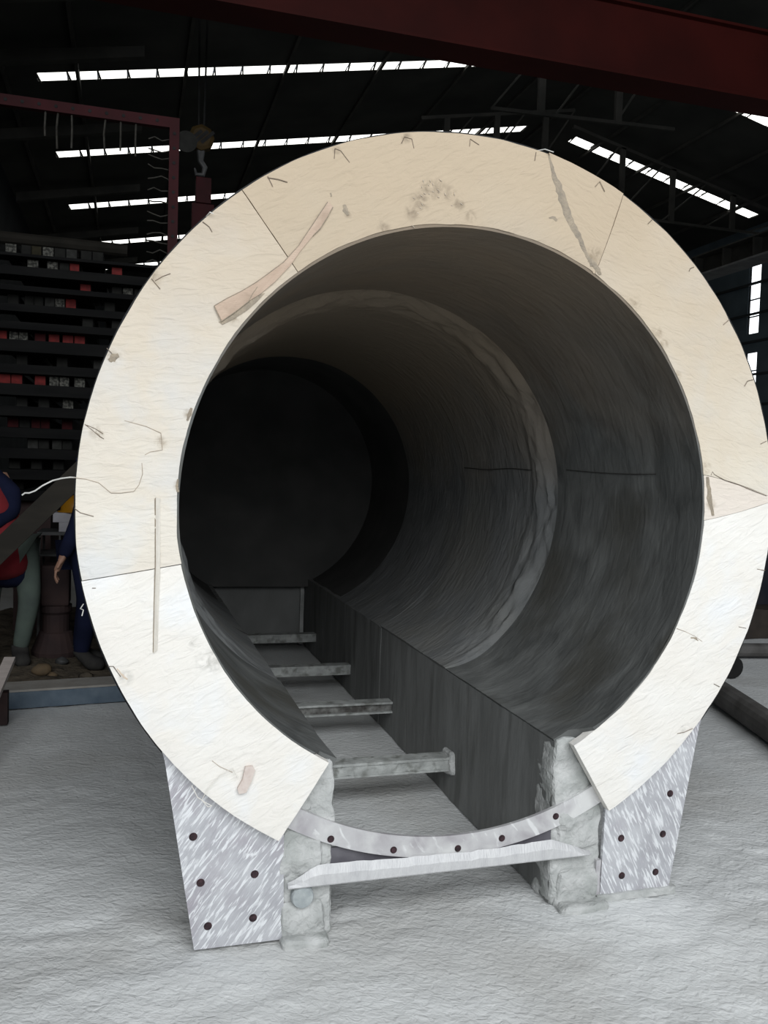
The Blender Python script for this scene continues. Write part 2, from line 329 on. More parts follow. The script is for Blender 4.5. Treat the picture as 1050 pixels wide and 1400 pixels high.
# ================================================================== KILN MOCK-UP (one thing)
ZC = 1.4224
tube = empty('mortar_lined_tube', (0, 0, 0), 'huge horizontal tube with white fibre board end ring, grey mortar lining and galvanised feet', 'tube')
FC = (-.016, 1.4243); FO, FI = 1.2318, .9405
def board(name, m, i0, i1, o0, o1, seed, gap=.0012, bulge=0.0, b0=0., b1=0.):
    na = max(3, int(abs((i1+o1-i0-o0)/2)/1.0)); nr = 18
    T = np.linspace(0, 1, na+1)[:, None]; S = np.linspace(0, 1, nr+1)[None, :]
    A = np.radians((i0+(i1-i0)*T)*(1-S)+(o0+(o1-o0)*T)*S+((1-T)*b0+T*b1)*4*S*(1-S))
    Rr = FI+(FO-FI)*S+0*T
    gapa = gap/Rr; A = A+np.where(T == 0, gapa, 0)-np.where(T == 1, gapa, 0)
    j = fbm(np.stack([A*4, A*0, A*0+seed], -1), 3, seed)*.0016
    Rr = Rr+np.where(S == 0, j, 0)+np.where(S == 1, j*.8+bulge, 0)
    X = FC[0]+Rr*np.cos(A); Z = FC[1]+Rr*np.sin(A)
    P = np.stack([X, X*0-.04, Z], -1)
    P[..., 1] += fbm(P, 14, seed, 3)*.0022 + np.where((S == 0)|(S == 1), .0015, 0)
    mb = MB().grid(P, flip=True)
    B = P.copy(); B[..., 1] = -.001; mb.grid(B)
    for a, b in ((P[0], B[0]), (B[-1], P[-1]), (B[:, 0], P[:, 0]), (P[:, -1], B[:, -1])): mb.grid(np.stack([a, b]))
    o = mb.build(name, m, tube, smooth=True, weld=True); o.data.set_sharp_from_angle(angle=.7); return o
pcs = [('low_right', FOAM_LOW, -61.7, -1.3, -60.9, 2.5), ('w', FOAM_WEDGE2, -1.3, 8.9, 2.5, 3.2), ('r', FOAM_RIGHT, 8.9, 61.4, 3.2, 63.7),
       ('w2', FOAM_WEDGE, 61.4, 61.9, 63.7, 78), ('top', FOAM_TOP, 61.9, 128.6, 78, 128.4), ('l', FOAM_LEFT, 128.6, 191.1, 128.4, 190.8), ('low_left', FOAM_LOW, 191.1, 242.1, 190.8, 240.9)]
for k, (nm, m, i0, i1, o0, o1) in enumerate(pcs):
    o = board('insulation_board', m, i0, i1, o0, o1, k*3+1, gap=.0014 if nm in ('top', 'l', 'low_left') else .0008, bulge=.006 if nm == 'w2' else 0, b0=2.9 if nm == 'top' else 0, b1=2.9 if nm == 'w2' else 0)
def fp(u, v, y=-.043): return at(u, v, y=y)
def face_poly(name, px, m, t=.004, base=-.0395):
    pts = [fp(u, v, base) for u, v in px]; pts = [np.array((p[0], base, p[2])) for p in pts]
    a = sum(pts[i][0]*pts[(i+1) % len(pts)][2]-pts[(i+1) % len(pts)][0]*pts[i][2] for i in range(len(pts)))
    if a < 0: pts = pts[::-1]
    fr = [p+np.array((0, -t, 0)) for p in pts]
    return MB().prism(fr, (0, t, 0)).build(name, m, tube)
# wooden strips let into the face
st = [(293, 418), (310, 408), (330, 398), (350, 386), (368, 373), (388, 358), (408, 336), (428, 306), (440, 288), (448, 276), (455, 283), (448, 296), (438, 312), (428, 322), (410, 344), (396, 364), (376, 385), (356, 402), (340, 412), (322, 426), (303, 439)]
tag(face_poly('wood_strip', st, WOODP, .006), 'pinkish wooden strip let into the ring face')
face_poly('strip_mortar', [(303, 439), (322, 426), (340, 412), (356, 402), (362, 401), (352, 412), (338, 424), (320, 436), (304, 444), (299, 440)], SEAM, .003)
tag(face_poly('wood_strip', [(213, 680), (219, 681), (219, 770), (217, 830), (215, 888), (210, 893), (211, 830), (213, 770)], WOODG, .005), 'grey vertical wooden strip in the ring face')
face_poly('strip_shadow_gap', [(211.2, 682), (213, 680), (213, 770), (211, 830), (210, 893), (208.8, 890), (209.8, 830), (211.6, 770)], SEAM, .002)
tag(face_poly('wood_peg', [(335, 1047), (345, 1046), (348, 1052), (343, 1067), (336, 1082), (326, 1084), (324, 1077), (331, 1064)], mat('bleached_peg', (.66, .58, .53), (.58, .49, .44), scale=60), .012), 'small pink wooden peg')
# mortar seams on the face
def ribbon(name, px, wd, m, t=.006, seed=0):
    L = []; Rr = []
    pts = []
    for i in range(len(px)-1):
        for k in range(5):
            f = k/5; pts.append(((px[i][0]*(1-f)+px[i+1][0]*f, px[i][1]*(1-f)+px[i+1][1]*f), wd[i]*(1-f)+wd[i+1]*f))
    rnd = random.Random(seed); L = []; Q = []
    for i, ((u, v), ww) in enumerate(pts):
        u2, v2 = pts[min(i+1, len(pts)-1)][0]; u1, v1 = pts[max(i-1, 0)][0]; d = math.hypot(u2-u1, v2-v1) or 1
        nx, ny = -(v2-v1)/d, (u2-u1)/d
        a = ww/2*rnd.uniform(.8, 1.25); b = ww/2*rnd.uniform(.8, 1.25)
        L.append(fp(u+nx*a, v+ny*a, -.0385)); Q.append(fp(u-nx*b, v-ny*b, -.0385))
    M = [(a+b)/2+np.array((0, -t, 0)) for a, b in zip(L, Q)]
    return MB().grid(np.array([L, M, Q])).build(name, m, tube, smooth=True)
ribbon('mortar_seam', [(750, 213), (757, 240), (767, 265), (777, 297), (790, 322), (800, 345), (812, 368)], [3, 8, 12, 13, 9, 5, 8], SEAM, .007, 1)
ribbon('mortar_seam', [(806, 355), (814, 364), (822, 378)], [9, 10, 5], SEAM, .009, 2)
ribbon('mortar_seam', [(967, 652), (970, 680), (975, 711)], [4, 8, 5], SEAM, .007, 3)
rnd = random.Random(4); fk = MB()
for k in range(22):
    a_ = rnd.uniform(0, 1); u = 566+62*a_+rnd.gauss(0, 6); v = 290-38*math.sin(math.pi*min(1, a_*1.25))+rnd.gauss(0, 8); l = rnd.uniform(2, 6); th = rnd.uniform(.4, 1.5)
    fk.tube([fp(u, v, -.040), fp(u+l*math.cos(th)*.5, v+l*math.sin(th)*.5, -.0418), fp(u+l*math.cos(th), v+l*math.sin(th), -.040)], [.0006, .0014, .0006], 5)
fk.build('mortar_flecks', mat('fleck', (.56, .49, .40), (.49, .42, .34), scale=40), tube)['kind'] = 'stuff'
ribbon('mortar_blot', [(470, 280), (472, 288), (476, 296)], [5, 9, 3], SEAM, .004, 5)
ribbon('mortar_blot', [(452, 264), (453, 270)], [3, 3], SEAM, .003, 6)
ribbon('mortar_blot', [(750, 298), (757, 298), (762, 303)], [3, 7, 3], SEAM, .004, 7)
ribbon('mortar_blot', [(150, 494), (155, 489), (164, 485)], [6, 11, 5], SEAM, .003, 8)
ribbon('mortar_blot', [(128, 587), (135, 595), (140, 600)], [3, 6, 3], SEAM, .003, 9)
ribbon('mortar_blot', [(160, 914), (168, 924), (176, 930)], [3, 6, 3], mat('pale_smear', (.6, .5, .4)), .003, 10)
ribbon('mortar_blot', [(243, 655), (241, 665), (244, 675)], [3, 5, 3], SEAM, .003, 11)
ribbon('mortar_blot', [(256, 575), (259, 566), (263, 556)], [3, 5, 3], SEAM, .003, 12)
ribbon('mortar_blot', [(944, 872), (950, 872), (955, 877)], [3, 5, 2], SEAM, .003, 13)
def face_line(name, px, m, r=.0012, y=-.0415):
    pts = [fp(u, v, y) for u, v in px]
    MB().tube(pts, r, 5).build(name, m, tube)
for e in ([(293, 418), (310, 408), (330, 398), (350, 386), (368, 373), (388, 358), (408, 336), (428, 306), (440, 288), (448, 276)], [(293, 418), (298, 430), (303, 440)], [(455, 283), (448, 296), (438, 312), (428, 322)], [(303, 439), (322, 426), (340, 412), (345, 402), (352, 392)]):
    face_line('strip_joint', e, SEAM, .0014, -.0455)
cracks = [[(101, 653), (117, 655), (135, 660), (147, 670), (152, 674), (165, 674), (183, 672), (190, 663), (195, 648), (194, 633)], [(170, 575), (200, 583), (220, 592), (222, 615), (205, 618), (198, 622)],
          [(925, 859), (938, 864), (950, 870), (960, 877)], [(290, 1040), (300, 1048), (318, 1056)]]
for c in cracks: face_line('hairline_crack', c, CRACK, .0008, -.0405)
ties = [[(366, 241), (373, 255)], [(366, 243), (380, 245), (393, 249)], [(457, 217), (458, 203), (466, 206), (478, 222)], [(549, 196), (553, 187), (563, 190), (566, 203)], [(642, 200), (643, 190), (655, 198)],
        [(731, 220), (733, 208)], [(814, 255), (820, 248), (827, 262)], [(886, 306), (892, 300)], [(942, 371), (944, 367), (949, 365)], [(989, 444), (997, 437)], [(1018, 528), (1022, 521), (1030, 519)], [(1040, 607), (1048, 603)],
        [(277, 303), (286, 310), (290, 317)], [(207, 381), (212, 387), (219, 395)], [(212, 384), (222, 378), (233, 374)], [(146, 476), (153, 483)], [(116, 580), (126, 588), (137, 597), (142, 600)], [(118, 581), (130, 586), (141, 593)],
        [(102, 695), (110, 701), (128, 706)], [(148, 911), (155, 911), (165, 925)], [(976, 935), (984, 939)], [(926, 1003), (936, 1001), (947, 996)], [(1010, 857), (1020, 859)], [(1035, 778), (1046, 780)],
        [(972, 650), (974, 645), (977, 649), (990, 656), (1010, 663), (1048, 678)], [(126, 804), (131, 804)]]
for t in ties: face_line('wire_tie', t, WIRE, .0012)
for k, t in enumerate([[(735, 206, -.03), (745, 204, -.045), (757, 208, -.06)], [(114, 826, -.03), (110, 832, -.06), (114, 834, -.05), (112, 842, -.05)], [(282, 296, -.03), (287, 290, -.05), (292, 292, -.05)]]):
    MB().tube([at(u, v, y=y) for u, v, y in t], .0018, 5).build('wire_tie', WIREL, tube)
MB().tube([at(u, v, y=y) for u, v, y in [(104, 653, -.03), (96, 652.5, -.05), (84, 654, -.07), (72, 657, -.09), (58, 664, -.1), (48, 671, -.1), (40, 674, -.1), (34, 674, -.1), (30, 677, -.1)]], .0022, 6).build('loose_wire', WIREL, tube)
MB().tube([at(u, v, y=-.05) for u, v in [(262, 1074), (270, 1090), (282, 1098), (290, 1102), (284, 1103), (276, 1094), (283, 1080), (300, 1060), (318, 1050), (325, 1064)]], .0012, 5).build('loose_thread', mat('thread', (.75, .72, .66)), tube)

# steel shell and flange
def ring_solid(mb, r0, r1, y0, y1, a0, a1, n, c=(0, ZC)):
    A = np.radians(np.linspace(a0, a1, n+1)); ca, sa = np.cos(A), np.sin(A)
    pts = lambda r, y: np.stack([c[0]+r*ca, ca*0+y, c[1]+r*sa], -1)
    Q = [pts(r1, y0), pts(r1, y1), pts(r0, y1), pts(r0, y0), pts(r1, y0)]
    mb.grid(np.array(Q))
    for k in (0, -1):
        q = [Q[i][k] for i in range(4)]; mb.add(q, [(0, 1, 2, 3)])
    return mb
ring_solid(MB(), 1.202, 1.254, .002, .05, -56, 236, 120).build('end_flange', STEEL_DK, tube, weld=True)
ring_solid(MB(), 1.065, 1.11, .051, 4.83, -56, 236, 120).build('steel_shell', STEEL_DK, tube, weld=True)
fl = ring_solid(MB(), 1.128, 1.200, .0, .014, -124, -56, 60).build('flange', GALV_C, tube, weld=True)
def hole(x, z, r=.0105, y=0.0, parent=tube):
    MB().lathe([(r*1.15, 0), (r*1.15, .0015), (r*.9, .0015), (r*.85, -.004)][::-1], (x, y-.001, z), 14, 'y').build('bolt_hole', BOLT, parent, smooth=False)
for x, z in [(-.435, .322), (-.215, .264), (.019, .247), (.184, .268), (.392, .329)]: hole(x, z)
# feet
def foot(sg, m):
    x = lambda v: sg*v
    pts = [(x(.585), 0), (x(.873), 0), (x(.975), .62), (x(1.02), .78)]
    arc = [(1.205*math.cos(a), ZC+1.205*math.sin(a)) for a in np.radians(np.linspace(-32, -60.5, 14))]
    pts += [(x(a), b) for a, b in arc]+[(x(.592), .33)]
    P3 = [np.array((a, 0., b)) for a, b in pts]
    if sg < 0: P3 = P3[::-1]
    o = MB().prism(P3, (0, .014, 0)).build('foot_plate', m, tube, weld=True)
    return o
fa = foot(-1, GALV_A); fb = foot(1, GALV_B)
for x, z in [(-.883, .371), (-.685, .229), (-.857, .219), (-.831, .074), (-.687, .084)]: hole(x, z, .0115)
for x, z in [(.863, .376), (.663, .224), (.84, .224), (.673, .082), (.816, .081)]: hole(x, z, .0115)
rough_box(MB(), .565, .583, .0, .09, 0, .15, .002, .02, 30).build('foot_web', GALV_C, tube)
rough_box(MB(), .57, .90, -.010, .02, -.005, .022, .003, .012, 30, 4).build('foot_grout', ROUGHM, tube)
for sg in (-1, 1):   # rear feet under the shell
    for y in (1.6, 3.2, 4.7):
        P3 = [np.array((sg*a, y, b)) for a, b in [(.585, 0), (.873, 0), (.90, .70), (.80, .62), (.62, .48)]]
        MB().prism(P3 if sg > 0 else P3[::-1], (0, .02, 0)).build('foot_plate', GALV_C, tube)
# tie bar
n = 44; xs = np.linspace(-.578, .53, n); prof = []
for x in xs:
    e = min(1, (x+.578)/.11, (.53-x)/.15); e = max(.1, e)**.7
    zb = .176+.006*(x+.58); top = zb+.066*e-.012*math.exp(-((x)/.25)**2); y = -.022
    j = float(vn(np.array([x, 0, 0]), 30, 3))*.003
    prof.append([(x, y, zb), (x, y-.002, zb+.004), (x, y+.003, zb+(top-zb)*.55+j), (x, y+.016, top+j), (x, .0-.001, top-.004), (x, -.001, zb), (x, y, zb)])
tb = MB().grid(np.array(prof), flip=True); k = len(prof[0])-1
tb.add(prof[0][:k], [tuple(range(k))]); tb.add(prof[-1][:k], [tuple(range(k))[::-1]])
tb.build('tie_bar', GALV_D, tube, weld=True)
# mortar lining rings
A0, A1 = -64.8, 243.8
def lining(y0, y1, rin, m, seed, ramp=0., na=150, ny=26, amp=.003, droop=False):
    T = np.radians(np.linspace(A0, A1, na+1))[:, None]; ys = np.linspace(0, 1, ny+1)[None, :]**1.3
    dl = np.degrees(T)-A0
    lip = np.clip(np.minimum(dl-5.5, A1-A0-dl-4.5)/1.5, 0, 1)*(.068 if droop else 0)
    Y = y0-lip+(y1-y0+lip)*ys
    base = rin+0*Y
    if droop: base = base-(.0205+.016*np.cos(T))*np.clip((.30-Y)/.335, 0, 1)*np.clip(dl/4, 0, 1)
    if droop: base = base-(.045*np.clip(1-dl/15, 0, 1)**2)-.006*np.clip(1-(A1-np.degrees(T))/12, 0, 1)
    P = np.stack([base*np.cos(T), Y, ZC+base*np.sin(T)], -1)
    N = fbm(P, (3, 4, 3), seed, 3)*amp
    if not droop: base = base+.05*np.clip(1-(A1-A0-dl)/45, 0, 1)
    if ramp:
        t = np.clip((Y-y0)/.30, 0, 1); fin = np.clip(dl/20, 0, 1)*np.clip((A1-A0-dl)/30, .05, 1)
        lump = fbm(P, (7, 17, 7), seed+40, 4)
        base = base+(ramp*(1-np.clip(t/.45, 0, 1))**1.6+lump*.028*(1-t)*np.clip((Y-y0)/.03, .35, 1))*fin
    if droop: N = N*np.clip((Y+.03)/.25, 0, 1)
    rr = base+N
    P = np.stack([rr*np.cos(T), Y, ZC+rr*np.sin(T)], -1)
    O = np.stack([1.06*np.cos(T)+0*Y, Y, ZC+1.06*np.sin(T)+0*Y], -1)
    mb = MB().grid(P, flip=True); mb.grid(O)
    for a, b in ((P[0], O[0]), (O[-1], P[-1]), (O[:, 0], P[:, 0]), (P[:, -1], O[:, -1])): mb.grid(np.stack([a, b]))
    return mb.build('lining_ring', m, tube, smooth=False, weld=True)
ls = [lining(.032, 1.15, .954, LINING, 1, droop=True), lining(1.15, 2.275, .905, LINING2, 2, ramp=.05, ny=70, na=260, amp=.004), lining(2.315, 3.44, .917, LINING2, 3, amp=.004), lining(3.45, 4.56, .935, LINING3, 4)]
MB()
ring_solid(MB(), .955, 1.05, 2.27, 2.318, A0, A1, 90).build('joint_recess', LINING3, tube)
for o in ls:
    o.data.shade_smooth(); o.data.set_sharp_from_angle(angle=.8)
# seam lines along the lining
for pts in ([(500, 634), (560, 633), (640, 636), (735, 641)], ):
    MB().tube([(.901*math.cos(R(9.8))+.0, y, ZC+.901*math.sin(R(9.8))+.004*math.sin(y*9)) for y in np.linspace(1.32, 2.26, 14)], .0024, 5).build('lining_crack', CRACKD, tube)
MB().tube([(.952*math.cos(R(9.4)), y, ZC+.952*math.sin(R(9.4))-.012*math.sin(y*3.1)) for y in list(np.linspace(.30, 1.05, 16))], .0016, 5).build('lining_crack', CRACKD, tube)
# end wall, trench
A = np.radians(np.linspace(A0, A1, 80))
MB().prism([np.array((.99*math.cos(a), 4.54, ZC+.99*math.sin(a))) for a in A], (0, .16, 0)).build('end_wall', LINING3, tube)
MB().box(-.55, .55, 4.70, 4.80, -.002, .6).build('trench_end_wall', WALLM, tube)
MB().box(.352, .384, 4.665, 4.70, 0, .548).build('corner_fillet', ROUGHM, tube)
ysp = [.02, 1.12, 2.275, 3.44, 4.70]
for i in range(4):
    d = (0, .003, .001, .004)[i]
    for x0, x1, zt, nm in ((.388+d, .56, .592, 'R'), (-.57, -.425-d, .553, 'L')):
        rough_box(MB(), x0, x1, ysp[i]+.004, ysp[i+1]-.004, -.002, zt, .0022, .03, 7, i*5+(nm == 'L')*50).build('trench_wall', WALLM, tube, smooth=True)
def lump(x0, x1, y0, y1, z0, z1, amp, seed, name='mortar_lump', m=None, parent=None, pw=5):
    c = np.array([(x0+x1)/2, (y0+y1)/2, (z0+z1)/2]); hh = np.array([x1-x0, y1-y0, z1-z0])/2
    def pin(Pt):
        q = (Pt-c)/hh; k = np.max(np.abs(q), -1, keepdims=True)/((np.abs(q)**pw).sum(-1, keepdims=True)**(1/pw)+1e-9)
        Pn = c+q*k*hh; n_ = np.stack([fbm(Pn, 16, seed+7*i, 4) for i in range(3)], -1)*amp
        return Pn+n_
    return rough_box(MB(), x0, x1, y0, y1, z0, z1, 0, .011, 9, seed, pin).build(name, m or ROUGHM, parent or tube, weld=True)
# raw mortar piers behind the flange
lump(.386, .585, .016, .16, -.02, .606, .009, 61, 'mortar_pier', pw=14)
lump(-.600, -.424, .016, .16, -.02, .580, .009, 71, 'mortar_pier', pw=14)
lump(.40, .58, .003, .06, .20, .36, .009, 65, pw=9)
lump(-.60, -.46, .003, .06, .20, .36, .009, 66, pw=9)
lump(.41, .58, .0, .06, -.06, .12, .009, 67, pw=9)
lump(-.60, -.45, -.004, .06, -.06, .12, .009, 68, pw=9)
lump(-.60, -.44, -.06, .03, -.03, .018, .006, 74); lump(.40, .60, -.06, .03, -.03, .016, .006, 75)
MB().box(-.47, .41, .020, .030, .185, .283).build('gap_backing', mat('gap_backing_dark', (.10, .095, .11), (.16, .155, .17), scale=9), tube)  # dark sheet behind the gap between flange and tie bar
pe = MB().lathe([(.0, -.012), (.034, -.012), (.038, -.004), (.038, .03)], (-.527, -.005, .140), 18, 'y').build('pipe_stub', mat('stub_grey', (.30, .33, .34), (.42, .45, .45), scale=30, bump=.4), tube)
# cross channels
for k, (y, zt) in enumerate([(1.0, .213), (2.0, .206), (2.98, .20), (4.16, .19)]):
    e = MB(); x0, x1 = -.44, .40; hgt = .066; dp = .085
    e.box(x0, x1, y, y+dp, zt-.012, zt); e.box(x0, x1, y+.012, y+dp, zt-hgt, zt-hgt+.010); e.box(x0, x1, y, y+.012, zt-hgt, zt-hgt+.010)
    cb = e.build('cross_channel', CHAN, tube)
    if k in (0, 1):
        rough_box(MB(), x0, x1, y+(.006 if k == 0 else .02), y+.07, zt-hgt+.008, zt-.010, .004, .014, 25, k).build('channel_web', CHAN if k == 0 else CHAN2, cb)
    else:
        MB().box(x0, x1, y+.003, y+.07, zt-hgt+.008, zt-.010).build('channel_web', CHAN, cb)
    if k == 0: lump(.362, .41, y-.02, y+.11, zt-.09, zt+.02, .007, 5, 'weld_mortar', None, cb)

# ================================================================== LEFT BACKGROUND
# curb and earth
cu = empty('curb', (-2.2, 3.0, 0), 'low blue-grey concrete curb along the floor edge left of the tube', 'curb')
MB().add([(-3.4, 2.80, 0), (-1.0, 3.05, 0), (-1.0, 3.05, .105), (-3.4, 2.80, .105), (-3.4, 3.02, 0), (-1.0, 3.27, 0), (-1.0, 3.27, .105), (-3.4, 3.02, .105)],
         [(0, 1, 2, 3), (5, 4, 7, 6), (1, 5, 6, 2), (4, 0, 3, 7), (3, 2, 6, 7), (0, 4, 5, 1)]).build('curb_face', CURB, cu)
MB().add([(-3.4, 2.795, .1055), (-1.0, 3.045, .1055), (-1.0, 3.27, .1055), (-3.4, 3.02, .1055), (-3.4, 2.795, .118), (-1.0, 3.045, .118), (-1.0, 3.27, .118), (-3.4, 3.02, .118)],
         [(0, 3, 2, 1), (4, 5, 6, 7), (0, 1, 5, 4), (1, 2, 6, 5), (2, 3, 7, 6), (3, 0, 4, 7)]).build('curb_top', CURBT, cu)
ex, ey = np.meshgrid(np.linspace(-3.4, -.95, 60), np.linspace(0, 1, 50), indexing='ij')
EP = np.stack([ex, 3.28+.104*(ex+1.0)+ey*3.2, ex*0], -1); EP[..., 2] = .055+np.abs(fbm(EP, 5, 4, 4))*.03
tag(MB().grid(EP).build('floor_earth', DIRT, smooth=True), kind='structure')
def stone(u, v, y, r, m=DIRT, seed=0, label='', z=.06):
    c = at(u, v, y=y); n1, n2 = 9, 12; P = []
    for i in range(n1+1):
        for j in range(n2+1):
            a = math.pi*i/n1; b = 2*math.pi*(j % n2)/n2
            P.append((math.sin(a)*math.cos(b), math.sin(a)*math.sin(b), math.cos(a)))
    P = np.array(P).reshape(n1+1, n2+1, 3); k = 1+.25*fbm(P, 1.5, seed, 2)
    Q = P*k[..., None]*np.array([r, r*.8, r*.6])+np.array([c[0], c[1], z+r*.5])
    return tag(MB().grid(Q).build('stone', m, smooth=True, weld=True), label, 'stone', 'rubble behind the curb')
stone(57, 915, 3.6, .07, mat('ochre_stone', (.17, .12, .07), (.12, .09, .06), scale=12), 1, 'ochre lump of rubble behind the curb beside the worker\'s foot')
stone(72, 920, 3.5, .035, mat('ochre_stone', ()), 2, 'small ochre pebble right of the larger ochre lump behind the curb')
stone(118, 921, 3.42, .045, DIRT, 3, 'dark stone behind the curb at the navy-clad worker\'s feet')
stone(84, 907, 3.9, .05, GREYM, 4, 'grey stone in front of the brown pedestal foot')

# stacked bars and beams
YS = 5.3
tiers = [  # (y_px of bar row at u=60, list of (u, kind))
    (345, [(15, 'p'), (36, 'd'), (50, 'o'), (66, 'p'), (82, 'd'), (98, 'g'), (118, 'd'), (134, 'd')]),
    (364, [(45, 'p'), (72, 'p'), (88, 'd'), (102, 'r'), (160, 'r')]),
    (391, [(117, 'r'), (160, 'd'), (175, 'p'), (191, 'd')]),
    (413, [(18, 'd'), (40, 'd'), (53, 'd'), (68, 'g'), (82, 'p'), (97, 'r'), (150, 'd')]),
    (438, [(120, 'd'), (160, 'd')]),
    (463, [(2, 'r'), (19, 'p'), (32, 'p'), (55, 'k'), (74, 'r'), (93, 'r'), (109, 'r')]),
    (494, [(30, 'd'), (85, 'd'), (135, 'g')]),
    (521, [(7, 'r'), (23, 'r'), (55, 'r'), (74, 'p'), (88, 'p'), (109, 'p')]),
    (551, [(30, 'd'), (93, 'p'), (60, 'd')]),
    (579, [(18, 'k'), (34, 'd'), (49, 'k'), (62, 'k'), (92, 'k')]),
    (607, [(45, 'g'), (60, 'd'), (78, 'g'), (92, 'd')]),
    (635, [(20, 'd'), (50, 'd'), (80, 'd')]),
    (663, [(25, 'd'), (70, 'd')])]
words = ['top', 'second', 'third', 'fourth', 'fifth', 'sixth', 'seventh', 'eighth', 'ninth', 'tenth', 'eleventh', 'twelfth', 'lowest']
kinds = {'r': (REDE, 'red-painted'), 'p': (PALEE, 'pale speckled'), 'd': (DARKE, 'blackened'), 'g': (mat('grey_bar_end', (.035, .035, .033), (.022, .022, .02), scale=30), 'dull grey'),
         'o': (mat('olive_bar_end', (.03, .026, .016), (.02, .018, .011), scale=30), 'olive brown'), 'k': (mat('maroon_bar_end', (.045, .009, .010), (.03, .007, .008), scale=30), 'dark maroon')}
zs = [at(60, v, y=YS)[2] for v, _ in tiers]; hb = .092
for i, (v, lst) in enumerate(tiers):
    z = zs[i]; zn = zs[i+1] if i+1 < len(tiers) else z-.18
    # beam lying under this tier
    zb0 = zn+hb/2; zb1 = z-hb/2; cnt = {}
    xr_ = -.75+.25*math.sin(i*2.1)
    bm_ = rough_box(MB(), -2.9, xr_, YS-.10-.05*(i % 3), YS+.12, zb0+.001, zb1-.001, .002, .2, 3, i)
    tag(bm_.build('stacked_beam', BEAMD), 'dark beam lying crosswise beneath the %s tier of square bars in the left stack' % words[i], 'beam', 'dark beams of the left stack')
    for u, kd in sorted(lst):
        x = at(u, v, y=YS)[0]; mm, wd = kinds[kd]; us = [abs(u-q[0]) for q in lst if q[0] != u]
        hw = min(.046, (min(us) if us else 99)*.0061/2-.0015)
        cnt[kd] = cnt.get(kd, 0)+1; tot = sum(1 for q in lst if q[1] == kd)
        bo = MB().box(x-hw, x+hw, YS+.0, YS+2.2, zb1, zb1+hb).build('square_bar', BEAMD)
        tag(bo, ('%s end of a square bar in the %s tier of the left stack' % (wd, words[i])) if tot == 1 else '%s end of a square bar, %s such from the left in the %s tier' % (wd, ('first', 'second', 'third', 'fourth', 'fifth', 'sixth')[cnt[kd]-1], words[i]), 'bar', 'square bars in the left stack')
        MB().box(x-hw+.003, x+hw-.003, YS-.012, YS, zb1+.003, zb1+hb-.003).build('bar_end', mm, bo, bevel=.004)
        bo.parent = None
# block that carries the stack off the ground
zbot = zs[-1]-.18+hb/2
for k, x in enumerate((-2.6, -1.9, -1.0)):
    tag(rough_box(MB(), x-.15, x+.15, YS-.0, YS+1.9, .0, zbot, .004, .2, 3, k).build('support_trestle', BROWN), 'dark block %s under the left stack of beams' % ('at the far left', 'in the middle', 'nearest the tube')[k], 'block', 'blocks under the left stack')
# top pipe on the stack
tag(MB().tube([(-2.9, YS+.1, zs[0]+hb/2+.075), (-1.15, YS+.1, zs[0]+hb/2+.06)], .055, 10).build('long_pole', mat('pole_dark', (.018, .016, .013), (.012, .011, .009), scale=6)), 'dark round pole lying on top of the left stack', 'pole')

# red formwork frame with pegs
FY = 4.93; zt_ = at(120, 146, y=FY)[2]; xp = at(238, 200, y=FY)[0]; zl_ = zt_-.085
rf = empty('red_frame', (xp, FY, 0), 'tall dark red steel frame with bolt holes and wire pegs left of the tube', 'frame')
MB().box(-3.05, xp+.04, FY-.03, FY+.03, zl_, zt_).build('top_rail', RED, rf)
MB().box(xp-.04, xp+.04, FY-.04, FY+.03, .06, zl_).build('post', RED, rf)
MB().box(-3.05, -2.97, FY-.04, FY+.03, .06, zl_).build('post', RED, rf)
for u in range(8, 232, 23):
    p = at(u, 140+u*.098, y=FY); MB().lathe([(.014, .006), (.014, 0)], (p[0], FY-.034, (zt_+zl_)/2), 10, 'y').build('bolt_hole', BLACK, rf)
for v in range(185, 330, 20):
    z = at(238, v, y=FY)[2]; MB().lathe([(.014, .006), (.014, 0)], (xp, FY-.044, z), 10, 'y').build('bolt_hole', BLACK, rf)
MB().lathe([(.09, -.01), (.09, .01)], (xp+.10, FY, zl_-.09), 20, 'y').build('lifting_lug', DARKE, rf)
PEG = mat('dull_peg', (.055, .052, .045), (.03, .028, .024), scale=30)
for u, l in [(62, .13), (79, .22), (98, .2), (144, .18), (165, .17), (186, .2)]:
    p = at(u, 165, y=FY); rr = random.uniform(-.012, .012)
    MB().tube([(p[0], FY, zl_), (p[0]+rr, FY-.01, zl_-.12), (p[0]+rr*.3, FY-.01, zl_-.07-l)], .0085, 5).build('wire_peg', PEG, rf)
for k, v in enumerate([188, 204, 214, 230, 243, 259, 276, 292, 303, 320, 332, 345, 356]):
    z = at(210, v, y=FY)[2]; j = [random.uniform(-.025, .025) for _ in range(4)]
    MB().tube([(xp-.04, FY, z), (xp-.10, FY-.01, z+j[0]), (xp-.16, FY-.02, z+j[1]*.6), (xp-.21, FY-.02, z+j[2])], .006, 5).build('wire_peg', PEG, rf)
